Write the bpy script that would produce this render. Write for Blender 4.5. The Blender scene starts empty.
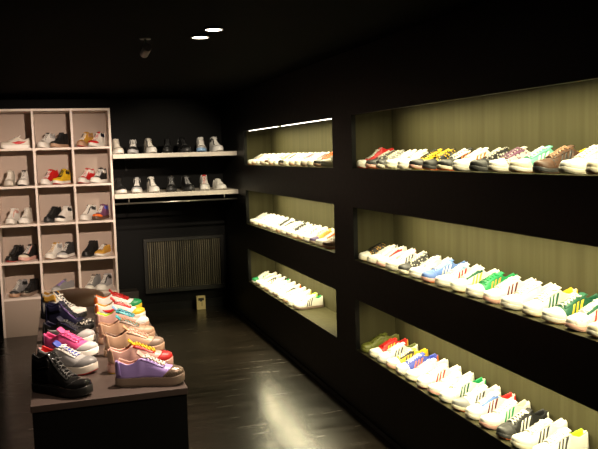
import bpy, bmesh, math, random
from mathutils import Vector, Matrix
random.seed(7)
PI = math.pi
SC = bpy.context.scene
COL = SC.collection

# ------------------------------------------------------------------ materials
_mats = {}
def lin(c):
    return tuple((x/12.92 if x <= .04045 else ((x+.055)/1.055)**2.4) for x in c)
def mat(name, col, rough=.5, metal=0, spec=.5, coat=0, bump=0, bscale=200):
    """plain principled material, col = linear rgb"""
    if name in _mats: return _mats[name]
    m = bpy.data.materials.new(name); m.use_nodes = True
    nt = m.node_tree; b = nt.nodes['Principled BSDF']
    b.inputs['Base Color'].default_value = (*col, 1)
    b.inputs['Roughness'].default_value = rough
    b.inputs['Metallic'].default_value = metal
    b.inputs['Specular IOR Level'].default_value = spec
    b.inputs['Coat Weight'].default_value = coat
    tc = nt.nodes.new('ShaderNodeTexCoord')
    n = nt.nodes.new('ShaderNodeTexNoise'); n.inputs['Scale'].default_value = bscale
    nt.links.new(tc.outputs['Object'], n.inputs['Vector'])
    if bump:
        bp = nt.nodes.new('ShaderNodeBump'); bp.inputs['Strength'].default_value = bump
        bp.inputs['Distance'].default_value = .002
        nt.links.new(n.outputs['Fac'], bp.inputs['Height']); nt.links.new(bp.outputs['Normal'], b.inputs['Normal'])
    mx = nt.nodes.new('ShaderNodeMapRange')
    mx.inputs['To Min'].default_value = max(0, rough-.05); mx.inputs['To Max'].default_value = min(1, rough+.05)
    nt.links.new(n.outputs['Fac'], mx.inputs['Value']); nt.links.new(mx.outputs['Result'], b.inputs['Roughness'])
    _mats[name] = m
    return m

def dots(name, c1, c2, scale=70, thr=.35, rough=.4):
    """spotted / patterned leather"""
    if name in _mats: return _mats[name]
    m = mat(name, c1, rough)
    nt = m.node_tree; b = nt.nodes['Principled BSDF']
    tc = nt.nodes.new('ShaderNodeTexCoord')
    v = nt.nodes.new('ShaderNodeTexVoronoi'); v.inputs['Scale'].default_value = scale
    nt.links.new(tc.outputs['Object'], v.inputs['Vector'])
    r = nt.nodes.new('ShaderNodeValToRGB'); r.color_ramp.interpolation = 'CONSTANT'
    r.color_ramp.elements[0].color = (*c2, 1); r.color_ramp.elements[1].color = (*c1, 1)
    r.color_ramp.elements[1].position = thr
    nt.links.new(v.outputs['Distance'], r.inputs['Fac']); nt.links.new(r.outputs['Color'], b.inputs['Base Color'])
    return m

def emit(name, col, s):
    m = bpy.data.materials.new(name); m.use_nodes = True
    b = m.node_tree.nodes['Principled BSDF']
    b.inputs['Base Color'].default_value = (*col, 1)
    b.inputs['Emission Color'].default_value = (*col, 1); b.inputs['Emission Strength'].default_value = s
    return m

PAL = dict(
 white=(.80,.78,.72), cream=(.72,.66,.52), bone=(.62,.58,.5), silver=(.42,.42,.42), grey=(.22,.22,.22), dgrey=(.04,.04,.04),
 black=(.012,.012,.012), navy=(.008,.008,.028), blue=(.10,.20,.55), royal=(.05,.08,.45), lblue=(.25,.42,.65), teal=(.05,.38,.42),
 mint=(.16,.55,.38), green=(.01,.30,.09), dgreen=(.01,.10,.05), lime=(.45,.75,.03), olive=(.12,.13,.02), yellow=(.75,.50,.02),
 gold=(.60,.33,.05), orange=(.80,.16,.02), red=(.55,.015,.015), maroon=(.12,.01,.02), pink=(.65,.08,.25), blush=(.64,.37,.31),
 purple=(.055,.025,.13), lilac=(.42,.30,.72), plum=(.16,.06,.12), tan=(.45,.25,.14), beige=(.46,.29,.19), taupe=(.22,.16,.12),
 brown=(.10,.05,.03), gum=(.38,.20,.08), skin=(.6,.4,.3))
def C_(n):
    """colour code -> material"""
    if n.startswith('dots:'):
        _, a, b = n.split(':'); return dots('spotted_%s_%s' % (a, b), PAL[a], PAL[b])
    if n.startswith('patent:'):
        a = n.split(':')[1]; return mat('patent_'+a, PAL[a], .08, 0, .8, .8, bump=.9, bscale=45)
    if n.startswith('shiny:'):
        a = n.split(':')[1]; return mat('metallic_'+a, PAL[a], .28, .5, .6)
    return mat('leather_'+n, PAL[n], .45, bump=.08, bscale=300)

# ------------------------------------------------------------------ object helpers
def setp(o, label=None, cat=None, group=None, kind=None):
    for k, v in (('label', label), ('category', cat), ('group', group), ('kind', kind)):
        if v: o[k] = v
    return o
def obj(name, me, mats=(), parent=None, loc=None):
    if isinstance(me, bmesh.types.BMesh):
        bm = me; bmesh.ops.recalc_face_normals(bm, faces=bm.faces)
        me = bpy.data.meshes.new(name); bm.to_mesh(me); bm.free()
    o = bpy.data.objects.new(name, me); COL.objects.link(o)
    if not isinstance(mats, (list, tuple)): mats = [mats]
    while len(me.materials) < len(mats): me.materials.append(None)
    for i, m in enumerate(mats):
        o.material_slots[i].link = 'OBJECT'; o.material_slots[i].material = m
    if parent: o.parent = parent
    if loc: o.location = loc
    return o
def empty(name, loc, rz=0, **k):
    o = bpy.data.objects.new(name, None); COL.objects.link(o); o.location = loc; o.rotation_euler = (0, 0, rz)
    o.empty_display_size = .05
    return setp(o, **k)
def box(bm, x0, x1, y0, y1, z0, z1, bev=0):
    vs = [bm.verts.new((x, y, z)) for x in (x0, x1) for y in (y0, y1) for z in (z0, z1)]
    f = [(0,1,3,2), (4,6,7,5), (0,4,5,1), (2,3,7,6), (0,2,6,4), (1,5,7,3)]
    fs = [bm.faces.new([vs[i] for i in q]) for q in f]
    if bev:
        es = list({e for fc in fs for e in fc.edges})
        bmesh.ops.bevel(bm, geom=es, offset=bev, segments=2, affect='EDGES', profile=.7)
def boxo(name, b, m, parent=None, bev=0, **k):
    bm = bmesh.new(); box(bm, *b, bev=bev); o = obj(name, bm, m, parent)
    return setp(o, **k)
def lathe(bm, prof, n=32, c=(0,0), smooth=True):
    rings = []
    for r, z in prof:
        rings.append([bm.verts.new((c[0]+r*math.cos(2*PI*i/n), c[1]+r*math.sin(2*PI*i/n), z)) for i in range(n)])
    for a, b in zip(rings, rings[1:]):
        for i in range(n):
            f = bm.faces.new((a[i], a[(i+1)%n], b[(i+1)%n], b[i])); f.smooth = smooth
    for r in (rings[0], rings[-1]):
        try: bm.faces.new(r)
        except ValueError: pass
def tube(bm, pts, r, n=8, cap=True):
    pts = [Vector(p) for p in pts]; rings = []
    for i, p in enumerate(pts):
        t = (pts[min(i+1, len(pts)-1)] - pts[max(i-1, 0)]).normalized()
        a = t.orthogonal() if abs(t.z) > .95 else t.cross(Vector((0,0,1)))
        a.normalize(); b = t.cross(a).normalized()
        rings.append([bm.verts.new(p + a*r*math.cos(2*PI*k/n) + b*r*math.sin(2*PI*k/n)) for k in range(n)])
    for x, y in zip(rings, rings[1:]):
        for k in range(n):
            bm.faces.new((x[k], x[(k+1)%n], y[(k+1)%n], y[k])).smooth = True
    if cap:
        bm.faces.new(rings[0]); bm.faces.new(rings[-1])

# ------------------------------------------------------------------ shoe geometry
L = .29
def interp(keys, s):
    if s <= keys[0][0]: return keys[0][1]
    for (a, va), (b, vb) in zip(keys, keys[1:]):
        if s <= b:
            t = (s-a)/(b-a); t2 = t*t*(3-2*t) ; t = .5*t+.5*t2
            return va+(vb-va)*t
    return keys[-1][1]
WK = [(0,.0006),(.003,.008),(.01,.016),(.03,.025),(.07,.032),(.15,.036),(.3,.035),(.45,.037),(.6,.043),(.72,.0465),(.8,.046),(.87,.042),(.93,.034),(.97,.024),(.99,.0145),(.997,.0075),(1,.0006)]
TK = {
 'low':    [(0,.086),(.03,.092),(.1,.082),(.2,.072),(.3,.079),(.38,.094),(.45,.096),(.55,.084),(.65,.070),(.75,.057),(.85,.051),(.93,.045),(.98,.037),(.993,.030),(1,.0185)],
 'chunky': [(0,.094),(.03,.100),(.1,.090),(.2,.080),(.3,.088),(.38,.104),(.45,.106),(.55,.094),(.65,.080),(.75,.070),(.85,.065),(.93,.058),(.98,.048),(.993,.041),(1,.0315)],
 'high':   [(0,.136),(.03,.142),(.1,.134),(.2,.128),(.28,.136),(.35,.146),(.42,.134),(.5,.112),(.6,.086),(.7,.070),(.8,.063),(.9,.058),(.96,.052),(.985,.045),(.994,.039),(1,.0305)],
}
Z0 = {'low': .018, 'chunky': .031, 'high': .030}
def lift(s): return .012*max(0, (s-.8)/.2)**2
def sgn(x): return -1 if x < 0 else 1
def smooth(a, b, x):
    t = max(0, min(1, (x-a)/(b-a))); return t*t*(3-2*t)
def surf(kind, s, u, side=1):
    w = interp(WK, s); T = interp(TK[kind], s); z0 = Z0[kind]
    H = T-z0; a = abs(u)
    # closed section
    an = a*PI/2
    y1 = w*math.sin(an)**.72*(1-.05*(1-a)); z1 = z0-.002+(H+.002)*max(0, math.cos(an))**.72
    # a leg shaft taller than the foot narrows towards the throat
    k = smooth(.72, .45, s)
    y1 *= 1-.28*k*math.cos(an)
    b = smooth(.015, .05, s)*smooth(.45, .36, s)
    if b > 0:
        topw = w*(.80 if kind != 'high' else .74)
        if a > .46:
            t = (1-a)/.54
            y2 = w+(topw-w)*t**1.2 + .003*math.sin(t*PI); z2 = z0-.002+(H+.002)*t
        elif a > .34:
            t = (a-.34)/.12
            y2 = topw-.008*(1-t)-0.0; z2 = T+.003*math.sin(t*PI)
        else:
            t = a/.34
            y2 = (topw-.008)*min(1, t*1.6+.0)*(1); z2 = z0+.006+(T-z0-.006)*max(0, (t-.45)/.55)**.8
        y = y1+(y2-y1)*b; z = z1+(z2-z1)*b
    else:
        y, z = y1, z1
    off = side*(.006*math.sin((s-.1)*PI)-.004*smooth(.7, 1, s)*1.5)
    return Vector((s*L-L/2, sgn(u)*y+off, z+lift(s)))
def nrm(kind, s, u, side):
    e = .01
    s0, s1 = max(.002, s-e), min(.998, s+e); u0, u1 = max(-1, u-e), min(1, u+e)
    n = (surf(kind, s1, u, side)-surf(kind, s0, u, side)).cross(surf(kind, s, u1, side)-surf(kind, s, u0, side))
    n.normalize()
    c = Vector((s*L-L/2, 0, Z0[kind]+.01))
    if n.dot(surf(kind, s, u, side)-c) < 0: n = -n
    return n
def patch(bm, kind, side, f, ni, nj, off=.0018, offf=None):
    """slab lying on the shoe surface; f(i,j in 0..1) -> (s,u)"""
    top, bot = [], []
    for i in range(ni+1):
        ra, rb = [], []
        for j in range(nj+1):
            s, u = f(i/ni, j/nj); p = surf(kind, s, u, side); n = nrm(kind, s, u, side)
            o = off + (offf(i/ni, j/nj) if offf else 0)
            ra.append(bm.verts.new(p+n*o)); rb.append(bm.verts.new(p-n*.001))
        top.append(ra); bot.append(rb)
    for i in range(ni):
        for j in range(nj):
            bm.faces.new((top[i][j], top[i+1][j], top[i+1][j+1], top[i][j+1])).smooth = True
    for i in range(ni):
        bm.faces.new((top[i][0], bot[i][0], bot[i+1][0], top[i+1][0])); bm.faces.new((top[i][nj], top[i+1][nj], bot[i+1][nj], bot[i][nj]))
    for j in range(nj):
        bm.faces.new((top[0][j], top[0][j+1], bot[0][j+1], bot[0][j])); bm.faces.new((top[ni][j], bot[ni][j], bot[ni][j+1], top[ni][j+1]))

def me_of(bm, name, recalc=True):
    if recalc: bmesh.ops.recalc_face_normals(bm, faces=bm.faces)
    me = bpy.data.meshes.new(name); bm.to_mesh(me); bm.free(); return me
_sh = {}
def shoe_meshes(kind, side):
    k = (kind, side)
    if k in _sh: return _sh[k]
    M = {}; z0 = Z0[kind]
    # upper
    bm = bmesh.new()
    ss = [0,.002,.006,.013,.022,.033,.045,.06,.08,.105,.13,.16,.19,.22,.25,.28,.31,.34,.36,.38,.40,.42,.44,.47,.5,.54,.58,.62,.66,.7,.74,.78,.82,.86,.89,.92,.945,.965,.98,.987,.992,.996,.9985,1]
    us = [-1,-.92,-.82,-.72,-.62,-.54,-.48,-.46,-.43,-.40,-.37,-.34,-.31,-.27,-.22,-.15,-.08,0]
    us = us+[-x for x in us[::-1][1:]]
    g = [[bm.verts.new(surf(kind, s, u, side)) for u in us] for s in ss]
    for i in range(len(ss)-1):
        for j in range(len(us)-1):
            f = bm.faces.new((g[i][j], g[i+1][j], g[i+1][j+1], g[i][j+1])); f.smooth = True
            um = abs(us[j]+us[j+1])/2
            if um < .43 and .03 < ss[i] < .40: f.material_index = 1
    bm.faces.new([g[i][0] for i in range(len(ss))]+[g[i][-1] for i in range(len(ss))][::-1])
    M['upper'] = me_of(bm, 'upper')
    # sole / outsole
    def slab(z_a, z_b, grow, rnd):
        bm = bmesh.new(); pts = []
        sl = [0,.004,.012,.025,.045,.08,.13,.2,.3,.4,.5,.6,.7,.78,.84,.89,.93,.96,.98,.993,1]
        for sg in (1, -1):
            for s in (sl if sg == 1 else sl[::-1][1:-1]):
                w = interp(WK, s)+grow; x = (s-.5)*(L+grow*2)
                c = surf(kind, s, 0, side).y
                pts.append((x, c+sg*w, lift(s)))
        rings = []
        for z, k_ in ((z_a, 1-rnd), (z_a+.002, 1), (z_b-.003, 1.0), (z_b, .975)):
            rings.append([bm.verts.new((p[0]*k_, p[1]*k_, z+p[2])) for p in pts])
        n = len(pts)
        for a, b in zip(rings, rings[1:]):
            for i in range(n): bm.faces.new((a[i], a[(i+1)%n], b[(i+1)%n], b[i])).smooth = True
        bm.faces.new(rings[0]); bm.faces.new(rings[-1])
        return bm
    M['sole'] = me_of(slab(.005, z0+.002, .0035, .0), 'sole')
    M['outsole'] = me_of(slab(0, .0055, .003, .03), 'outsole')
    # toe cap
    bm = bmesh.new()
    ridged = (lambda i, j: .0007*math.cos(j*PI*34) if i < .6 else 0) if kind == 'low' else None
    a0 = .77 if kind == 'low' else .84
    def tc_(i, j):
        st_ = a0-.05*abs(2*j-1)**2*(1 if kind == 'low' else 3)
        return (st_+(.9996-st_)*(1-(1-i)**2.2), -1+2*j)
    patch(bm, kind, side, tc_, 14, 34 if kind == 'low' else 20, .0018, ridged)
    M['toe_cap'] = me_of(bm, 'toe_cap')
    # heel tab
    bm = bmesh.new()
    for sd in (-1, 1):
        patch(bm, kind, side, lambda i, j: (.002+(.10-.03*(1-j))*i, sd*(.47+.53*j) if kind != 'chunky' else sd*(.47+.42*j)), 7, 8, .002)
    M['heel_tab'] = me_of(bm, 'heel_tab')
    # eyestays
    bm = bmesh.new()
    for sd in (-1, 1):
        patch(bm, kind, side, lambda i, j: (.385+.335*i, sd*(.24+.02*i+(.26-.1*i)*j)), 10, 4, .0022)
    M['eyestay'] = me_of(bm, 'eyestay')
    # three slanted stripes
    for sd in (-1, 1):
        bm = bmesh.new()
        for q in range(3):
            c = .465+q*.075
            patch(bm, kind, side, lambda i, j: (c+.035*i-.075*(j), sd*(.97-.47*j)), 2, 6, .0014)
        M['stripes%d' % sd] = me_of(bm, 'stripes')
    # curved tapering side mark
    for sd in (-1, 1):
        bm = bmesh.new()
        def f(i, j):
            s = .16+.5*i
            mid = .62+.22*math.sin(min(1, i*1.15)*PI*.62) - .28*max(0, i-.72)
            th = .03+.26*math.sin(min(1, i**.8)*PI)**1.0*(.5+.5*i)
            return (s, sd*(mid+th*(j-.5)))
        patch(bm, kind, side, f, 16, 3, .0016)
        M['side_mark%d' % sd] = me_of(bm, 'side_mark')
    # tongue
    bm = bmesh.new(); sc = .43
    rows = []
    ext = {'low': .017, 'chunky': .030, 'high': .028}[kind]
    for i in range(13):
        t = i/12; row = []
        for j in range(9):
            v = j/8*2-1
            if t < .6:
                s = .73-(.73-sc)*t/.6
                p = surf(kind, s, v*.27, side); p.z += .0025
            else:
                e = (t-.6)/.4
                p = surf(kind, sc, v*.27, side); p.z += .0025
                p += Vector((-.022*e-.006*e*e, 0, ext*e*(1-.25*v*v)))
                p.y *= 1+.55*min(1, e*2.5)
            row.append(p)
        rows.append(row)
    top = [[bm.verts.new(p) for p in r] for r in rows]
    bot = [[bm.verts.new(p+Vector((-.0045, 0, -.0035))) for p in r] for r in rows]
    for G in (top, bot):
        for i in range(12):
            for j in range(8): bm.faces.new((G[i][j], G[i+1][j], G[i+1][j+1], G[i][j+1])).smooth = True
    for i in range(12):
        for j in (0, 8): bm.faces.new((top[i][j], top[i+1][j], bot[i+1][j], bot[i][j]))
    for j in range(8):
        for i in (0, 12): bm.faces.new((top[i][j], top[i][j+1], bot[i][j+1], bot[i][j]))
    M['tongue'] = me_of(bm, 'tongue')
    # laces
    bm = bmesh.new()
    n = 6
    for q in range(n):
        s = .43+.27*q/(n-1)
        for sd in (-1, 1):
            pts = []
            for r in range(7):
                t = r/6; u = sd*(.3-.6*t)
                p = surf(kind, s+.045*t-.01, u, side)
                p.z += .0045+.0015*math.sin(t*PI)+.001*sd
                pts.append(p)
            tube(bm, pts, .0024, 6)
    for sd in (-1, 1):          # bow
        b = surf(kind, .43, 0, side)+Vector((0, 0, .006)); pts = []
        for r in range(11):
            t = r/10*2*PI
            pts.append(b+Vector((.010*math.sin(t*1.0)+.006*math.sin(t/2), sd*.026*(1-math.cos(t))/2, .004*math.sin(t/2))))
        tube(bm, pts, .0019, 5)
    M['laces'] = me_of(bm, 'laces')
    # ankle strap for the high shoe
    bm = bmesh.new()
    for sd in (-1, 1):
        patch(bm, kind, side, lambda i, j: (.10+.30*i, sd*(.50+.16*j)), 8, 3, .002)
    M['ankle_panel'] = me_of(bm, 'ankle_panel')
    _sh[k] = M
    return M

_protos = {}
def shoe(kind, c, loc, rz, label, group, side=1, scale=1.0, cat='sneaker', name='sneaker', pitch=0, zs=1.0):
    """c: dict u(pper) t(oe) h(eel) s(ole) o(utsole) x(stripes) m(ark) l(aces) g(tongue) i(nside) e(yestay) a(nkle)"""
    M = shoe_meshes(kind, side)
    r = empty(name, loc, rz, label=label, cat=cat, group=group); r.scale = (scale, scale, scale*zs)
    if pitch: r.rotation_euler[1] = pitch
    u = c.get('u', 'white'); w = 'white'
    d = dict(t=u, h=u, s=w, o=c.get('s', w), l=w, g=u, i=u, e=u); d.update(c)
    def p(nm, key, mats, meshname=None):
        o = obj(nm, M[meshname or nm], mats, r); return o
    p('upper', 'u', [C_(u), C_(d['i'])])
    so = p('sole', 's', C_(d['s'])); ou = p('outsole', 'o', C_(d['o']))
    for nm, k in (('toe_cap', 't'), ('heel_tab', 'h'), ('eyestay', 'e'), ('tongue', 'g'), ('laces', 'l')):
        p(nm, k, C_(d[k]))
    for sd in (-1, 1):
        if 'x' in d: p('side_stripes', 'x', C_(d['x']), 'stripes%d' % sd)['label'] = d['x'].split(':')[-1]+' slanted side stripes'
        if 'm' in d: p('side_mark', 'm', C_(d['m']), 'side_mark%d' % sd)['label'] = d['m'].split(':')[-1]+' curved side mark'
    if kind == 'high' and 'a' in d: p('ankle_panel', 'a', C_(d['a']))
    return r

# ------------------------------------------------------------------ layout constants
W = 1.835; D = .287; CEIL = 2.402; BACK = 8.65; XL = -1.6; YF = -.6
NZ = [(.4385, .7844), (1.0435, 1.3909), (1.6438, 1.9919)]
BANKS = [(4.9626, 7.5591), (1.35, 4.6012)]

# ------------------------------------------------------------------ setting materials
def wall_black():
    m = mat('satin_black_paint', (.0035, .0035, .0032), .45, 0, .2, bump=.15, bscale=30)
    return m
M_BLACK = wall_black()
M_CEIL = mat('matt_black_ceiling', (.003, .003, .003), .9, 0, .03)

def niche_mat():
    m = bpy.data.materials.new('olive_grey_stained_board'); m.use_nodes = True
    nt = m.node_tree; b = nt.nodes['Principled BSDF']
    tc = nt.nodes.new('ShaderNodeTexCoord'); mp = nt.nodes.new('ShaderNodeMapping')
    mp.inputs['Scale'].default_value = (14, 14, .6)
    n = nt.nodes.new('ShaderNodeTexNoise'); n.inputs['Scale'].default_value = 1.6; n.inputs['Detail'].default_value = 6
    nt.links.new(tc.outputs['Object'], mp.inputs['Vector']); nt.links.new(mp.outputs['Vector'], n.inputs['Vector'])
    r = nt.nodes.new('ShaderNodeValToRGB')
    r.color_ramp.elements[0].position = .3; r.color_ramp.elements[0].color = (.050, .045,   .020, 1)
    r.color_ramp.elements[1].position = .7; r.color_ramp.elements[1].color = (.066, .060, .029, 1)
    nt.links.new(n.outputs['Fac'], r.inputs['Fac']); nt.links.new(r.outputs['Color'], b.inputs['Base Color'])
    b.inputs['Roughness'].default_value = .7; b.inputs['Specular IOR Level'].default_value = .1
    return m
M_NICHE = niche_mat()

def floor_mat():
    m = bpy.data.materials.new('dark_stained_planks'); m.use_nodes = True
    nt = m.node_tree; b = nt.nodes['Principled BSDF']
    tc = nt.nodes.new('ShaderNodeTexCoord')
    br = nt.nodes.new('ShaderNodeTexBrick')
    br.inputs['Scale'].default_value = 1; br.inputs['Brick Width'].default_value = 1.3; br.inputs['Row Height'].default_value = .14
    br.inputs['Mortar Size'].default_value = .003; br.inputs['Mortar Smooth'].default_value = .3
    br.inputs['Color1'].default_value = (.014, .011, .0075, 1); br.inputs['Color2'].default_value = (.022, .0165, .012, 1)
    br.inputs['Mortar'].default_value = (.012, .01, .009, 1)
    nt.links.new(tc.outputs['Object'], br.inputs['Vector'])
    mp = nt.nodes.new('ShaderNodeMapping'); mp.inputs['Scale'].default_value = (1.0, 7, 1)
    n = nt.nodes.new('ShaderNodeTexNoise'); n.inputs['Scale'].default_value = 2.2; n.inputs['Detail'].default_value = 7; n.inputs['Roughness'].default_value = .65
    nt.links.new(tc.outputs['Object'], mp.inputs['Vector']); nt.links.new(mp.outputs['Vector'], n.inputs['Vector'])
    mx = nt.nodes.new('ShaderNodeMix'); mx.data_type = 'RGBA'; mx.blend_type = 'MULTIPLY'; mx.inputs['Factor'].default_value = .8
    cr = nt.nodes.new('ShaderNodeValToRGB'); cr.color_ramp.elements[0].position = .3; cr.color_ramp.elements[0].color = (.45, .45, .45, 1)
    cr.color_ramp.elements[1].position = .75; cr.color_ramp.elements[1].color = (1.4, 1.35, 1.25, 1)
    nt.links.new(n.outputs['Fac'], cr.inputs['Fac'])
    nt.links.new(br.outputs['Color'], mx.inputs[6]); nt.links.new(cr.outputs['Color'], mx.inputs[7])
    nt.links.new(mx.outputs[2], b.inputs['Base Color'])
    mr = nt.nodes.new('ShaderNodeMapRange'); mr.inputs['From Min'].default_value = .3; mr.inputs['From Max'].default_value = .7
    mr.inputs['To Min'].default_value = .18; mr.inputs['To Max'].default_value = .29
    nt.links.new(n.outputs['Fac'], mr.inputs['Value']); nt.links.new(mr.outputs['Result'], b.inputs['Roughness'])
    bp = nt.nodes.new('ShaderNodeBump'); bp.inputs['Strength'].default_value = .14; bp.inputs['Distance'].default_value = .0035
    nt.links.new(n.outputs['Fac'], bp.inputs['Height']); nt.links.new(bp.outputs['Normal'], b.inputs['Normal'])
    b.inputs['Specular IOR Level'].default_value = .5
    return m

# ------------------------------------------------------------------ the room
bm = bmesh.new(); box(bm, XL-.1, W+.4, YF-.1, BACK+.1, -.06, 0)
setp(obj('floor', bm, floor_mat()), kind='structure')
boxo('ceiling', (XL-.1, W+.4, YF-.1, BACK+.1, CEIL, CEIL+.06), M_CEIL, kind='structure')
boxo('wall_back', (XL-.1, W+.4, BACK, BACK+.1, 0, CEIL), mat('matt_black_wall', (.006,.006,.0058), .7, 0, .1), kind='structure')
boxo('wall_left', (XL-.1, XL, YF, BACK, 0, CEIL), M_BLACK, kind='structure')
boxo('wall_front', (XL-.1, W+.4, YF-.1, YF, 0, CEIL), M_BLACK, kind='structure')
bm = bmesh.new()
T_ = .03
zs = [0]+[z for p in NZ for z in p]+[CEIL]
for k in range(0, 8, 2): box(bm, W, W+T_, YF, BACK, zs[k], zs[k+1])
for z0, z1 in NZ:
    for a, b in ((YF, BANKS[1][0]), (BANKS[1][1], BANKS[0][0]), (BANKS[0][1], BACK)):
        box(bm, W, W+T_, a, b, z0, z1)
box(bm, W+.37, W+.4, YF, BACK, 0, CEIL)
setp(obj('wall_right', bm, M_BLACK), kind='structure')
boxo('baseboard_right', (W-.012, W-.0005, YF, BACK, 0.0, .03), M_BLACK, kind='structure')
boxo('baseboard_back', (.60, W-.02, BACK-.015, BACK, 0.0, .09), M_BLACK, kind='structure')

# niche linings (open-fronted boxes, taller than their opening so the lamps hide above the lip)
n_ = 0
t = .012
for (a, b) in BANKS:
    for (z0, z1) in NZ:
        n_ += 1
        bm = bmesh.new(); x0 = W+T_; x1 = W+D; zt = z1+.07
        box(bm, x0, x1+t, a-t, b+t, z0-.016, z0)          # shelf
        box(bm, W+.001, x0, a+.001, b-.001, z0-.0, z0+.0015)    # shelf edge running through the front panel
        box(bm, x1, x1+t, a-t, b+t, z0, zt)
        box(bm, x0, x1, a-t, a, z0, zt); box(bm, x0, x1, b, b+t, z0, zt)
        box(bm, x0, x1+t, a-t, b+t, zt, zt+t)
        setp(obj('trim_%d' % n_, bm, M_NICHE), kind='structure')

# ------------------------------------------------------------------ lights in niches
NCOL = (1.0, .89, .54)
M_TUBE = emit('lit_fluorescent_tube', (1, .93, .82), 5)
M_WHITE_MET = mat('white_enamel', (.6, .6, .58), .4)
def tube_lamp(y0, y1, x, z, label):
    r = empty('tube_light', (x, (y0+y1)/2, z), label=label, cat='light', group='tube lights in the wall niches')
    bm = bmesh.new(); h = (y1-y0)/2
    tube(bm, [(0, -h+.02, 0), (0, h-.02, 0)], .007, 12); obj('glass_tube', bm, M_TUBE, r)
    for e in (-1, 1):
        bm = bmesh.new(); tube(bm, [(0, e*(h-.02), 0), (0, e*h, 0)], .0105, 12)
        box(bm, -.009, .009, e*(h-.01)-.008, e*(h-.01)+.008, .008, .03); obj('end_socket', bm, M_WHITE_MET, r)
    return r
NP = 19
nm_row = ['lower', 'middle', 'upper']
for bi, (a, b) in enumerate(BANKS):
    for zi, (z0, z1) in enumerate(NZ):
        place = ('far' if bi == 0 else 'near')
        vis = (bi == 0 and zi == 2)
        lx = W+.052; lz = z1+(.030 if not vis else .003)
        mid = a+(b-a)*.545
        if vis: lx = W+.045
        for (p, q, w_) in ((mid+.03, b-.05, 'farther'), (a+.04, mid-.03, 'nearer')):
            r = tube_lamp(p, q, lx, lz, '%s white tube light above the shoes in the %s %s niche' % (w_, nm_row[zi], place))
            bmh = bmesh.new(); box(bmh, -.012, .012, -(q-p)/2, (q-p)/2, .030, .068 if not vis else .066); obj('housing', bmh, M_WHITE_MET, r)
        li = bpy.data.lights.new('niche_strip', 'AREA'); li.shape = 'RECTANGLE'
        li.size = .03; li.size_y = (b-a)-.5; li.spread = math.radians(168); li.energy = NP*(b-a)/2.6; li.color = NCOL
        lo = bpy.data.objects.new('niche_strip', li); COL.objects.link(lo)
        lo.location = (W+.052, (a+b)/2, z1+.004 if not vis else z1-.012)
        lo.rotation_euler = (0, math.radians(-12), 0)

# ------------------------------------------------------------------ shoes in the niches
ORD = 'first second third fourth fifth sixth seventh eighth ninth tenth eleventh twelfth thirteenth fourteenth fifteenth sixteenth seventeenth eighteenth'.split()
def row(bi, zi, items):
    """items: (y of toe, look, dict, kind)"""
    place = ('far' if bi == 0 else 'near')
    for k, it in enumerate(items):
        y, look, c = it[:3]; kind = it[3] if len(it) > 3 else 'low'; rot = it[4] if len(it) > 4 else 0
        c.setdefault('s', ('bone', 'beige', 'cream', 'taupe')[(k*7+zi*3+bi) % 4] if bi == 0 else ('bone', 'cream', 'bone', 'blush')[(k*5+zi) % 4])
        sc = .93 if kind != 'high' else .88
        lab = '%s in %s %s niche, %s from far end' % (look, nm_row[zi], place, ORD[k])
        shoe(kind, c, (W+.004+L*sc/2+.002, y, NZ[zi][0]+.002), PI+math.radians(rot+random.uniform(-4, 4)), lab,
             'sneakers in the %s %s niche' % (nm_row[zi], place), side=1 if k % 2 else -1, scale=sc, zs=1.15 if kind == 'low' else 1.0)
d = dict
row(1, 2, [
 (4.52, 'red and white high sneaker', d(u='red', t='white', o='red', g='silver', l='white'), 'high'),
 (4.37, 'charcoal spotted sneaker with orange sole', d(u='dots:dgrey:bone', t='dgrey', o='orange', l='bone')),
 (4.22, 'grey green spotted sneaker', d(u='dots:grey:cream', t='dgrey', l='cream')),
 (4.07, 'plain white sneaker', d(u='white')),
 (3.92, 'plain white sneaker', d(u='white', i='bone')),
 (3.76, 'yellow sneaker with black spots', d(u='dots:yellow:black', t='black', o='yellow', h='white', l='black')),
 (3.60, 'black sneaker with yellow spots', d(u='dots:black:yellow', t='black', s='dgrey', o='orange', l='yellow', h='yellow')),
 (3.44, 'black sneaker with orange and white', d(u='black', t='black', x='orange', o='orange', h='white', e='white')),
 (3.28, 'white and orange striped sneaker', d(u='white', t='white', x='orange', o='grey', i='black')),
 (3.12, 'black sneaker with white spots', d(u='dots:black:bone', t='black', s='dgrey', l='bone', h='red')),
 (2.96, 'white sneaker with plum eyestay', d(u='dots:bone:plum', t='white', e='plum', h='plum', l='plum', o='taupe')),
 (2.79, 'mint green and teal sneaker', d(u='mint', t='cream', s='white', o='gum', x='white', g='mint', l='white')),
 (2.63, 'dark brown sneaker with tan laces', d(u='dots:brown:dgrey', t='brown', s='dgrey', o='brown', l='tan', i='yellow', x='dgrey')),
 (2.46, 'all white sneaker', d(u='white', s='bone')),
 (2.30, 'white and cream sneaker', d(u='white', t='cream', o='gum', s='cream')),
])
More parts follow.
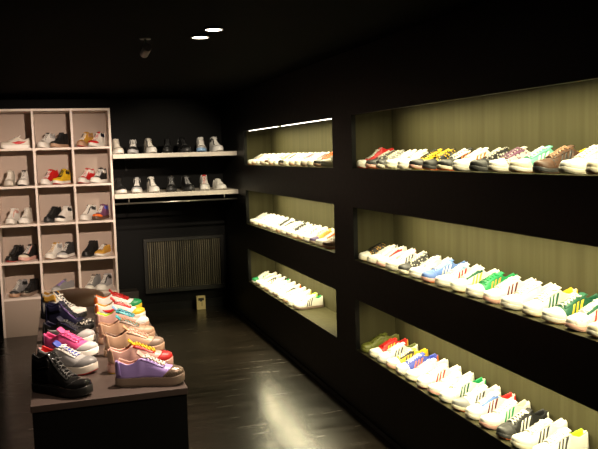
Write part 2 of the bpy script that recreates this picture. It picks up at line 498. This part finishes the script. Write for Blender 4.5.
row(1, 1, [
 (4.52, 'white toe sneaker with black pattern', d(u='dots:black:gold', t='white', l='black', o='gum', h='white')),
 (4.38, 'plain white sneaker', d(u='white', o='gum')),
 (4.25, 'white sneaker with red heel', d(u='white', h='red', e='red')),
 (4.10, 'white sneaker with navy stripes', d(u='white', x='navy')),
 (3.93, 'dark grey sneaker with white toe', d(u='dots:dgrey:bone', t='dgrey', e='dgrey', i='navy', h='bone')),
 (3.79, 'plain white sneaker', d(u='white')),
 (3.63, 'pale blue sneaker with white stripes', d(u='blue', x='white', t='blue', e='lblue', h='grey', o='orange')),
 (3.48, 'white sneaker with red and blue stripes', d(u='white', x='red', h='grey', e='lblue')),
 (3.32, 'white sneaker with green and yellow stripes', d(u='white', x='yellow', e='dgreen', h='white', o='gum')),
 (3.16, 'bright green sneaker with white toe', d(u='green', x='gold', h='green', t='white', e='green', l='green')),
 (3.01, 'white sneaker with maroon stripes', d(u='white', x='maroon', h='maroon')),
 (2.86, 'plain white sneaker', d(u='white')),
 (2.71, 'white sneaker with charcoal stripes', d(u='white', x='dgreen', o='gum', e='white', h='yellow', i='yellow')),
 (2.56, 'dark green sneaker with yellow stripes', d(u='dgreen', x='yellow', t='white', o='gum', l='white', h='green')),
 (2.42, 'white sneaker with small red marks', d(u='dots:white:bone', x='red', e='dgreen')),
 (2.29, 'cream toed beige sneaker', d(u='cream', t='cream', s='bone', o='gum')),
])
row(1, 0, [
 (4.52, 'olive green sneaker', d(u='olive', s='olive', e='olive', l='olive')),
 (4.38, 'red sneaker with white toe', d(u='red', t='white', x='yellow', h='gold', l='red')),
 (4.25, 'white sneaker with dark stripes', d(u='white', x='dgrey', i='olive')),
 (4.11, 'yellow and black sneaker', d(u='yellow', x='black', t='white', e='black', o='yellow', h='yellow')),
 (3.98, 'royal purple sneaker with orange stripes', d(u='royal', x='orange', t='white', h='orange')),
 (3.85, 'plain white sneaker', d(u='white', o='gum')),
 (3.71, 'white sneaker with red side stripe', d(u='white', x='red', o='red')),
 (3.57, 'plain white sneaker', d(u='white', o='green')),
 (3.45, 'white sneaker with green heel', d(u='white', h='green', i='green', x='dgreen')),
 (3.31, 'white and grey sneaker with navy toe', d(u='white', x='dgrey', t='grey', o='orange')),
 (3.18, 'white sneaker with red lining', d(u='white', x='maroon', e='blue', i='red', h='red')),
 (3.05, 'white sneaker with green stripes', d(u='white', x='green', h='white', i='bone')),
 (2.91, 'charcoal sneaker with white stripes', d(u='black', x='white', t='dgrey', o='orange', s='dgrey', l='white', h='white')),
 (2.78, 'white sneaker with black stripes', d(u='white', x='dgrey', e='bone')),
 (2.64, 'white sneaker with lime lining', d(u='white', x='dgrey', i='lime')),
])
yy = lambda n, a=7.44, st=.158: a-n*st
row(0, 2, [
 (yy(0), 'white sneaker with pink trim', d(u='white', t='white', e='blush', o='orange')),
 (yy(1), 'white sneaker with grey stripes', d(u='white', x='grey')),
 (yy(2), 'white sneaker with grey heel', d(u='white', h='grey', x='maroon')),
 (yy(3), 'bone coloured sneaker', d(u='bone', x='white')),
 (yy(4), 'white sneaker with brown toe', d(u='white', t='brown', x='tan')),
 (yy(5), 'white sneaker with maroon heel', d(u='white', h='maroon', e='grey')),
 (yy(6), 'beige and white sneaker', d(u='beige', x='white', t='white')),
 (yy(7), 'black and white sneaker', d(u='white', e='black', x='black', t='black')),
 (yy(8), 'plain white sneaker', d(u='white')),
 (yy(9), 'white sneaker with charcoal stripe', d(u='white', x='dgrey')),
 (yy(10), 'cream sneaker', d(u='cream', e='plum', o='gum')),
 (yy(11), 'white sneaker with grey heel', d(u='white', t='bone', h='grey')),
 (yy(12), 'white sneaker with plum stripes', d(u='white', x='plum', e='grey')),
 (yy(13), 'orange and black spotted sneaker', d(u='dots:orange:black', t='dgrey', l='orange', h='orange')),
 (yy(14), 'cream and black spotted sneaker', d(u='dots:cream:black', t='cream', h='black')),
])
row(0, 1, [
 (yy(0), 'plain white sneaker', d(u='white')),
 (yy(1), 'plain white sneaker', d(u='white')),
 (yy(2), 'plain white sneaker', d(u='white')),
 (yy(3), 'white sneaker with black sole', d(u='white', o='black', t='white')),
 (yy(4), 'plain white sneaker', d(u='white')),
 (yy(5), 'black sneaker with white toe', d(u='black', x='white', t='white', e='black', l='white')),
 (yy(6), 'white sneaker with black heel', d(u='white', i='black', h='black', e='black')),
 (yy(7), 'white sneaker with charcoal stripe', d(u='white', x='black', o='gum')),
 (yy(8), 'black sneaker with white stripes', d(u='black', x='white', t='white', h='white', l='white')),
 (yy(9), 'plain white sneaker', d(u='white', o='orange')),
 (yy(10), 'white sneaker with grey stripes', d(u='white', x='grey')),
 (yy(11), 'white sneaker with purple toe', d(u='white', t='white', x='dgrey', o='purple')),
 (yy(12), 'orange and gold sneaker', d(u='gold', x='orange', t='purple', h='olive')),
 (yy(13), 'white sneaker with orange trim', d(u='white', e='orange', o='gum')),
 (yy(14), 'brown and orange sneaker', d(u='brown', x='orange', t='brown', o='orange')),
])
row(0, 0, [
 (yy(0), 'white sneaker with green heel', d(u='white', t='green', x='green', h='bone')),
 (yy(1), 'white sneaker with pink trim', d(u='white', e='blush')),
 (yy(2), 'white sneaker with black stripe', d(u='white', x='black', e='dgrey', h='black')),
 (yy(3), 'white sneaker with green lining', d(u='white', i='green', h='white')),
 (yy(4), 'plain white sneaker', d(u='white')),
 (yy(5), 'white sneaker with orange heel', d(u='white', h='orange')),
 (yy(6), 'white sneaker with black eyestay', d(u='white', e='black', t='white', o='black', h='white')),
 (yy(7), 'white sneaker with yellow heel', d(u='white', h='yellow')),
 (yy(8), 'white sneaker with lime heel', d(u='white', h='lime', i='lime')),
 (yy(9), 'white sneaker with three black stripes', d(u='white', x='black', h='white', i='green'), 'low', 8),
])

# ------------------------------------------------------------------ cubby unit
M_CUB = mat('warm_white_laminate', (.78, .68, .60), .5)
M_CUBB = mat('beige_shade_toned_board', (.36, .285, .23), .6)  # darker than the frame: shade inside the compartments put into the colour
CY = 7.95; CD = .40; cx = [-.570, -.2012, .1676, .5364]; cz = [.389, .749, 1.124, 1.504, 1.876, 2.2525]; th = .022
cub = empty('cubby_shelf_unit', (-.0168, CY+CD/2, 0), label='tall off-white cubby shelf unit with fifteen compartments of sneakers against back wall', cat='shelf unit')
def cpart(nm, b, m=None):
    o = boxo(nm, (b[0]+.0168, b[1]+.0168, b[2]-CY-CD/2, b[3]-CY-CD/2, b[4], b[5]), m or M_CUB, cub, bev=.0012); return o
cpart('side_panel', (cx[0]-th, cx[0], CY, CY+CD, 0, cz[5]+.008)); cpart('side_panel', (cx[3]-th/2, cx[3]+th/2, CY, CY+CD, 0, cz[5]+.008))
cpart('top_panel', (cx[0], cx[3]-th/2, CY, CY+CD, cz[5]-.014, cz[5]+.008))
cpart('back_panel', (cx[0], cx[3]-th/2, CY+CD-.012, CY+CD, 0, cz[5]-.014), M_CUBB)
cpart('base_panel', (cx[0], cx[3]-th/2, CY+.004, CY+.02, 0, cz[0]-th), M_CUBB)
for x in cx[1:3]: cpart('divider', (x-th/2, x+th/2, CY, CY+CD-.012, cz[0]-th, cz[5]-.014))
for k in range(5):
    xs = [cx[0], cx[1]-th/2, cx[1]+th/2, cx[2]-th/2, cx[2]+th/2, cx[3]-th/2]
    for q in range(3): cpart('shelf', (xs[2*q], xs[2*q+1], CY+.001, CY+CD-.012, cz[k]-th, cz[k]))
CUBROW = ['bottom', 'fourth', 'third', 'second', 'top']   # index by shelf k: 0 bottom .. 4 top
CUBCOL = ['left', 'middle', 'right']
def px_x(px, py=200, y=CY+.17):    # x at depth y behind the column seen at px (measured scale of the unit)
    return cx[3]+(px-PXR(py))*(.7376/77.)
def PXR(py): return 109.5+(py-110)*.052
def cpair(k, col, items, rot=-30):
    for n, (px, look, c) in enumerate(items):
        kind = c.pop('K', 'high'); py = 120+(4-k)*38
        x = px_x(px+1.5, py)*1.018
        rr = c.pop('R', rot)
        x = min(max(x, cx[col]+.122), cx[col+1]-.122) if abs(rr) < 60 else x
        lab = '%s in %s row, %s column of cubby' % (look, CUBROW[k], CUBCOL[col])
        shoe(kind, c, (x, CY+.175, cz[k]+.001), -PI/2+math.radians(rr), lab, 'sneakers in the cubby unit', side=1 if n else -1, scale=.96, zs=1.08)
cpair(4, 0, [(14, 'large white sneaker with red side mark', d(u='bone', m='red', K='chunky', R=-82))])
cpair(4, 1, [(44, 'white sneaker with black collar', d(u='white', i='black', g='black', h='black', a='silver')), (61, 'black sneaker with pale sole', d(u='black', s='beige', l='black', g='dgrey'))])
cpair(4, 2, [(83, 'tan yellow sneaker', d(u='gold', t='tan', s='beige', a='tan', o='red')), (100, 'white sneaker with red toe', d(u='white', t='red', i='navy', g='red', a='navy'))])
cpair(3, 0, [(4, 'pale grey white sneaker', d(u='bone', s='bone')), (22, 'white sneaker with black collar', d(u='white', i='black', g='dgrey', o='black'))], -6)
cpair(3, 1, [(47, 'red sneaker with white sole', d(u='red', t='white', l='white')), (63, 'yellow and black sneaker', d(u='yellow', t='yellow', i='black', a='black', l='black', o='red'))])
cpair(3, 2, [(84, 'white sneaker with red panels', d(u='red', t='white', e='white', a='white', o='red')), (101, 'black and white sneaker', d(u='black', t='white', e='silver', a='white', l='white'))])
cpair(2, 0, [(8, 'white sneaker with pink trim', d(u='white', e='blush', a='blush')), (27, 'white grey sneaker', d(u='bone', t='white'))], -14)
cpair(2, 1, [(50, 'black sneaker with black sole', d(u='black', s='dgrey', l='dgrey')), (66, 'white sneaker with black panels', d(u='white', t='black', a='black', l='white'))])
cpair(2, 2, [(86, 'white and charcoal sneaker', d(u='white', e='dgrey', i='black', a='dgrey')), (103, 'plum sneaker with orange toe', d(u='plum', t='orange', a='royal', s='brown'))])
cpair(1, 0, [(12, 'black sneaker with red sole', d(u='patent:black', s='black', o='red', l='dgrey')), (30, 'black and cream sneaker', d(u='black', t='cream', e='blush', s='blush'))])
cpair(1, 1, [(51, 'white sneaker with gold collar', d(u='white', i='gold', g='gold', a='silver', o='gum')), (67, 'charcoal sneaker with maroon sole', d(u='dgrey', t='silver', a='dgrey', s='white', o='maroon'))])
cpair(1, 2, [(87, 'all black sneaker', d(u='black', s='black', l='black')), (103, 'gold brown sneaker', d(u='gold', s='white', g='brown', K='low'))])
cpair(0, 0, [(16, 'silver and black sneaker with gum sole', d(u='shiny:silver', t='dgrey', o='gum', s='beige', a='black')), (34, 'glossy black sneaker', d(u='patent:black', s='taupe', l='dgrey'))])
cpair(0, 1, [(60, 'grey sneaker with pink sole', d(u='grey', t='silver', s='bone', o='pink', l='lilac', R=-50, K='chunky'))])
cpair(0, 2, [(91, 'grey green sneaker with pale toe', d(u='grey', t='white', i='black', g='taupe')), (107, 'white and black striped sneaker', d(u='silver', t='white', a='black', e='black', h='white'))])

# ------------------------------------------------------------------ back shelves
M_SHELF = mat('white_shelf_board', (.66, .60, .5), .45)
SX0, SX1 = cx[3]+th/2+.001, W-.002
SY = 7.88
for zt, nm in ((1.793, 'upper'), (1.386, 'lower')):
    r = empty('wall_shelf', ((SX0+SX1)/2, (SY+BACK)/2, zt-.045), label='%s white wall shelf holding seven sneakers beside cubby unit' % nm, cat='shelf', group='white shelves on the back wall')
    hx = (SX1-SX0)/2; hy = (BACK-SY)/2
    boxo('board', (-hx, hx, -hy, hy, 0, .045), M_SHELF, r, bev=.003)
    for s_ in (-.45, .45):
        bm = bmesh.new(); box(bm, s_-.01, s_+.01, hy-.55, hy, -.02, -.001); box(bm, s_-.01, s_+.01, hy-.02, hy, -.14, -.001)
        obj('bracket', bm, M_BLACK, r)
def bshelf(px): return SX0+(px-113.)/(238.-113.)*(W-SX0)*1.02
UP = [(119, 'bone white sneaker', d(u='bone', l='bone')), (134, 'black sneaker with silver sides', d(u='black', a='silver', e='silver', s='silver')),
 (151, 'white sneaker with dark collar', d(u='bone', i='black', e='dgrey', t='white')), (168, 'all black sneaker', d(u='black', s='black', l='black')),
 (185, 'glossy black sneaker', d(u='patent:black', s='dgrey', l='black')), (202, 'tall white sneaker with blue toe edge', d(u='white', s='lblue', t='silver')), (218, 'white and black sneaker', d(u='white', t='white', a='black', h='black', e='black'))]
LO = [(120, 'black sneaker with white sole', d(u='black', s='white', l='black')), (136, 'black sneaker with silver toe', d(u='black', t='silver', a='silver', g='silver')),
 (152, 'white sneaker with black toe bands', d(u='white', e='black', a='black', t='white')), (170, 'charcoal sneaker', d(u='dgrey', s='dgrey', t='black', l='grey')),
 (187, 'black sneaker with silver tongue', d(u='black', s='dgrey', g='dgrey', l='silver')), (204, 'white sneaker with red tongue', d(u='white', g='red', l='white')), (220, 'plain white sneaker', d(u='white', K='low'))]
for k, (lst, zt, nm) in enumerate(((UP, 1.793, 'upper'), (LO, 1.386, 'lower'))):
    for n, (px, look, c) in enumerate(lst):
        kind = c.pop('K', 'high')
        shoe(kind, c, (bshelf(px), SY+.20, zt+.001), -PI/2+math.radians(-8 if n % 2 else 4), '%s on %s back shelf, %s from cubby' % (look, nm, ORD[n]), 'sneakers on the back wall shelves', side=1 if n % 2 else -1, scale=1.08)
# rail under the lower shelf
M_STEEL = mat('brushed_steel', (.45, .42, .36), .3, .9)
r = empty('hanging_rail', ((SX0+SX1)/2, SY+.05, 1.285), label='thin steel hanging rail below the lower white shelf', cat='rail')
bm = bmesh.new(); tube(bm, [(-(SX1-SX0)/2+.004, 0, 0), ((SX1-SX0)/2-.004, 0, 0)], .009, 12); obj('bar', bm, M_STEEL, r)
for s_ in (-1, 1):
    bm = bmesh.new(); tube(bm, [(s_*.5, .0, .005), (s_*.5, 0, .056)], .006, 8); obj('hanger', bm, M_STEEL, r)

# grille
M_DK = mat('dark_grey_metal', (.022, .021, .018), .38, .3)
M_SLAT = mat('grille_slat', (.13, .112, .07), .4, .4)
gx0, gx1, gz0, gz1 = .885, 1.80, .215, .835
g = empty('wall_grille', ((gx0+gx1)/2, BACK, gz0), label='dark vertical slatted grille low on the back wall under shelves', cat='grille')
gw = (gx1-gx0)/2; gh = gz1-gz0
bm = bmesh.new()
box(bm, -gw, gw, -.07, 0, 0, .045); box(bm, -gw, gw, -.06, 0, gh-.035, gh); box(bm, -gw, -gw+.035, -.06, 0, .045, gh-.035); box(bm, gw-.035, gw, -.06, 0, .045, gh-.035)
obj('frame', bm, M_DK, g)
boxo('backing', (-gw+.035, gw-.035, -.008, -.001, .045, gh-.035), M_BLACK, g)
bm = bmesh.new(); nS = 34
for k in range(nS):
    x = -gw+.05+(2*gw-.1)*k/(nS-1); w2 = .003+.004*random.random()
    box(bm, x-w2, x+w2, -.045, -.012, .046, gh-.036)
obj('slats', bm, M_SLAT, g)
# small card box
M_CARD = mat('cream_card', (.62, .50, .24), .6)
c = empty('card_box', (1.49, 8.50, 0), label='small cream card box standing on the floor below grille', cat='box')
boxo('box_body', (-.05, .05, -.025, .025, 0.001, .155), M_CARD, c, bev=.002)
bm = bmesh.new(); box(bm, -.032, .034, -.0265, -.0255, .105, .135); box(bm, -.012, .012, -.0265, -.0255, .094, .105)
obj('printed_panel', bm, mat('dark_print', (.03, .025, .015), .6), c)
bm = bmesh.new(); box(bm, .002, .016, -.0265, -.0255, .04, .085)
obj('side_print', bm, mat('tan_print', (.4, .3, .14), .6), c)
boxo('floor_plinth', (.565, .79, 8.42, 8.64, .001, .28), mat('dark_brown_board', (.03, .026, .02), .5), bev=.003,
     label='low dark box between cubby unit and grille', cat='box')

# ------------------------------------------------------------------ display plinth with shoes
PX0, PX1, PY0, PY1, PZ = -.165, .518, 3.385, 5.56, .70
pl = empty('display_plinth', ((PX0+PX1)/2, (PY0+PY1)/2, 0), label='long black display plinth in the foreground carrying two rows of sneakers', cat='display table')
hx, hy = (PX1-PX0)/2, (PY1-PY0)/2
boxo('body', (-hx+.006, hx-.006, -hy+.006, hy-.006, 0, PZ-.03), mat('plinth_black', (.0035, .0035, .0035), .6, 0, .15), pl)
boxo('top', (-hx, hx, -hy, hy, PZ-.03, PZ), mat('plinth_top_laminate', (.058,.041,.035), .45), pl, bev=.003)
def tshoe(toe, ang, kind, look, c, side=1, sc=1.09):
    a = math.radians(ang); x = toe[0]-math.cos(a)*L*sc/2; y = toe[1]-math.sin(a)*L*sc/2
    return shoe(kind, c, (x, y, PZ+.001), a, look, 'sneakers on the display plinth', side=side, scale=sc, zs=1.13)
tshoe((.515, 3.47), -16, 'chunky', 'lilac sneaker with metallic brown toe at front right of black plinth',
  d(u='lilac', t='shiny:taupe', h='lilac', s='taupe', o='taupe', e='lilac', l='white', i='blush', g='blush'))
tshoe((.505, 3.77), -3, 'chunky', 'pale pink sneaker with red toe behind the lilac one on plinth',
  d(u='blush', t='red', e='red', l='yellow', i='blush', s='blush', o='yellow', g='yellow', h='beige'))
tshoe((.505, 4.09), -5, 'chunky', 'beige sneaker with taupe toe, third in right row on plinth',
  d(u='beige', t='taupe', s='beige', l='blush', i='brown', e='beige', h='beige', g='tan'))
tshoe((.49, 4.38), -6, 'chunky', 'tan sneaker with brown collar, fourth in right row on plinth',
  d(u='beige', t='beige', s='beige', l='tan', i='tan', e='taupe', g='teal'))
tshoe((.49, 4.67), -6, 'chunky', 'pinkish sneaker with lime lining and teal laces on plinth',
  d(u='blush', t='white', e='teal', l='teal', i='lime', g='lblue', s='beige'))
tshoe((.50, 4.97), -6, 'chunky', 'white and orange sneaker with yellow toe on plinth',
  d(u='white', t='yellow', e='red', l='white', i='gold', g='red', h='orange', s='white', m='red'))
tshoe((.51, 5.27), -6, 'chunky', 'green toed sneaker with red laces, rearmost in right row on plinth',
  d(u='white', t='green', e='red', l='red', i='orange', g='red', s='yellow', h='orange'))
tshoe((.085, 3.43), -42, 'high', 'glossy black patent high sneaker at front left of plinth',
  d(u='patent:black', t='patent:black', s='black', o='black', l='dgrey', e='patent:dgrey', a='patent:black', i='black'), -1)
tshoe((.13, 3.80), -32, 'chunky', 'grey sneaker with red collar and blue white laces on plinth',
  d(u='silver', t='grey', h='black', i='red', l='white', g='royal', e='white', s='bone', o='red'), -1)
tshoe((.15, 4.11), -32, 'chunky', 'pink sneaker with grey toe, third in left row on plinth',
  d(u='pink', t='silver', e='pink', l='pink', i='pink', h='plum', s='white', o='black', g='pink'), -1)
tshoe((.15, 4.42), -30, 'chunky', 'white sneaker with black stripes, fourth in left row on plinth',
  d(u='black', t='silver', i='navy', l='dgrey', e='navy', s='white', o='black', g='navy', m='silver'), -1)
tshoe((.16, 4.76), -30, 'high', 'navy and black high sneaker with dotted toe on plinth',
  d(u='navy', t='dots:black:bone', e='purple', i='navy', l='black', s='black', h='navy', a='navy'), -1)
tshoe((.13, 5.14), -30, 'high', 'white and gold high sneaker, rearmost in left row on plinth',
  d(u='white', t='white', h='navy', i='gold', a='gold', g='navy', l='white', s='black', e='white'), -1)

# ------------------------------------------------------------------ round stool behind the plinth
M_LEA = mat('dark_brown_leather', (.32, .17, .12), .5, bump=.2, bscale=60)
st = empty('round_stool', (.075, 6.60, 0), label='dark brown round upholstered stool between plinth and cubby unit', cat='stool')
bm = bmesh.new(); R = .26
lathe(bm, [(.0, .05), (R-.01, .05), (R, .07), (R, .50), (R-.004, .512)], 40); obj('drum', bm, M_LEA, st)
bm = bmesh.new(); lathe(bm, [(R-.02, .51), (R+.002, .52), (R+.002, .57), (R-.015, .61), (R-.06, .635), (R-.14, .645), (.001, .648)], 40); obj('cushion', bm, M_LEA, st)
for k in range(4):
    a = PI/4+k*PI/2; bm = bmesh.new(); lathe(bm, [(.015, 0), (.02, .051)], 12, (math.cos(a)*.18, math.sin(a)*.18)); obj('foot', bm, M_BLACK, st)

# ------------------------------------------------------------------ ceiling lamps
M_LAMP = emit('lit_halogen_face', (1, .86, .66), 9)
M_RING = mat('dark_ring', (.03, .03, .03), .4, .6)
def downlight(x, y, label, power, target=None, size=65, lit=True):
    r = empty('ceiling_downlight', (x, y, CEIL), label=label, cat='light', group='recessed ceiling downlights')
    bm = bmesh.new(); lathe(bm, [(.038, -.001), (.048, -.004), (.052, -.012), (.044, -.012), (.040, -.008)], 28); obj('ring', bm, M_RING, r)
    bm = bmesh.new(); lathe(bm, [(.0005, -.0105), (.042, -.0105), (.042, -.0085), (.0005, -.0085)], 24); obj('lamp_face', bm, M_LAMP, r)
    spot(x, y, CEIL-.03, target, power, size)
def spot(x, y, z, target, power, size, blend=.6, col=(1, .78, .60)):
    li = bpy.data.lights.new('spot', 'SPOT'); li.energy = power; li.color = col; li.spot_size = math.radians(size); li.spot_blend = blend; li.shadow_soft_size = .03
    o = bpy.data.objects.new('spot', li); COL.objects.link(o); o.location = (x, y, z)
    t_ = Vector(target if target else (x, y, 0))
    o.rotation_euler = (t_-Vector((x, y, z))).to_track_quat('-Z', 'Y').to_euler()
# seen ones at pixels (199,35) and (213,27)
downlight(.778, 4.12, 'left glowing round downlight in black ceiling', 290, (.25, 4.7, .7), 46)
downlight(.80, 3.86, 'right glowing round downlight in black ceiling', 290, (.2, 3.75, .7), 44)
downlight(.95, 2.35, 'added out-of-view downlight brightening the front of the plinth', 70, (.2, 3.6, .75), 40)  # added lamp outside the view, lights the near side of the plinth shoes
# hanging spotlight head at (147,40)
sx, sy = .50, 4.25
h = empty('track_spotlight', (sx, sy, CEIL), label='small grey cylindrical spotlight hanging from the black ceiling', cat='light')
M_GR = mat('grey_lamp_metal', (.16, .14, .13), .35, .6)
bm = bmesh.new(); tube(bm, [(0, 0, 0), (0, 0, -.045)], .006, 8); lathe(bm, [(.03, -.006), (.03, 0.0)], 20); obj('stem', bm, M_GR, h)
dirv = (Vector((0, 8.1, 1.2))-Vector((sx, sy, CEIL-.07))).normalized(); c0 = Vector((0, 0, -.066))
bm = bmesh.new(); tube(bm, [c0-dirv*.045, c0-dirv*.04, c0+dirv*.045], .023, 20); obj('lamp_head', bm, M_GR, h)
bm = bmesh.new(); tube(bm, [c0+dirv*.0455, c0+dirv*.047], .019, 20); obj('lamp_face', bm, M_LAMP, h)
spot(sx, sy+.06, CEIL-.085, (-.12, 8.1, 1.22), 620, 42, .9, (1, .77, .61))
spot(1.2, 5.6, CEIL-.03, (1.15, 8.0, 1.6), 210, 40, .7, (1, .85, .66))

# ------------------------------------------------------------------ world, camera, view
w = bpy.data.worlds.new('World'); SC.world = w; w.use_nodes = True
w.node_tree.nodes['Background'].inputs['Color'].default_value = (.01, .01, .01, 1)
w.node_tree.nodes['Background'].inputs['Strength'].default_value = 1
f, yaw, pi_, ro = 756.2373, .30736, .0951, -.02831
fw = Vector((math.sin(yaw)*math.cos(pi_), math.cos(yaw)*math.cos(pi_), -math.sin(pi_)))
rr = Vector((math.cos(yaw), -math.sin(yaw), 0)); uu = rr.cross(fw)
r2 = rr*math.cos(ro)+uu*math.sin(ro); u2 = -rr*math.sin(ro)+uu*math.cos(ro)
cam = bpy.data.cameras.new('Camera'); co = bpy.data.objects.new('Camera', cam); COL.objects.link(co)
cam.sensor_fit = 'HORIZONTAL'; cam.sensor_width = 36; cam.lens = f/598*36; cam.clip_start = .05
m3 = Matrix((r2, u2, -fw)).transposed(); co.matrix_world = Matrix.Translation((0, 0, 1.76)) @ m3.to_4x4()
SC.camera = co
SC.view_settings.view_transform = 'Standard'; SC.view_settings.look = 'None'
SC.view_settings.gamma = 1; SC.view_settings.use_curve_mapping = False
SC.view_settings.exposure = 0
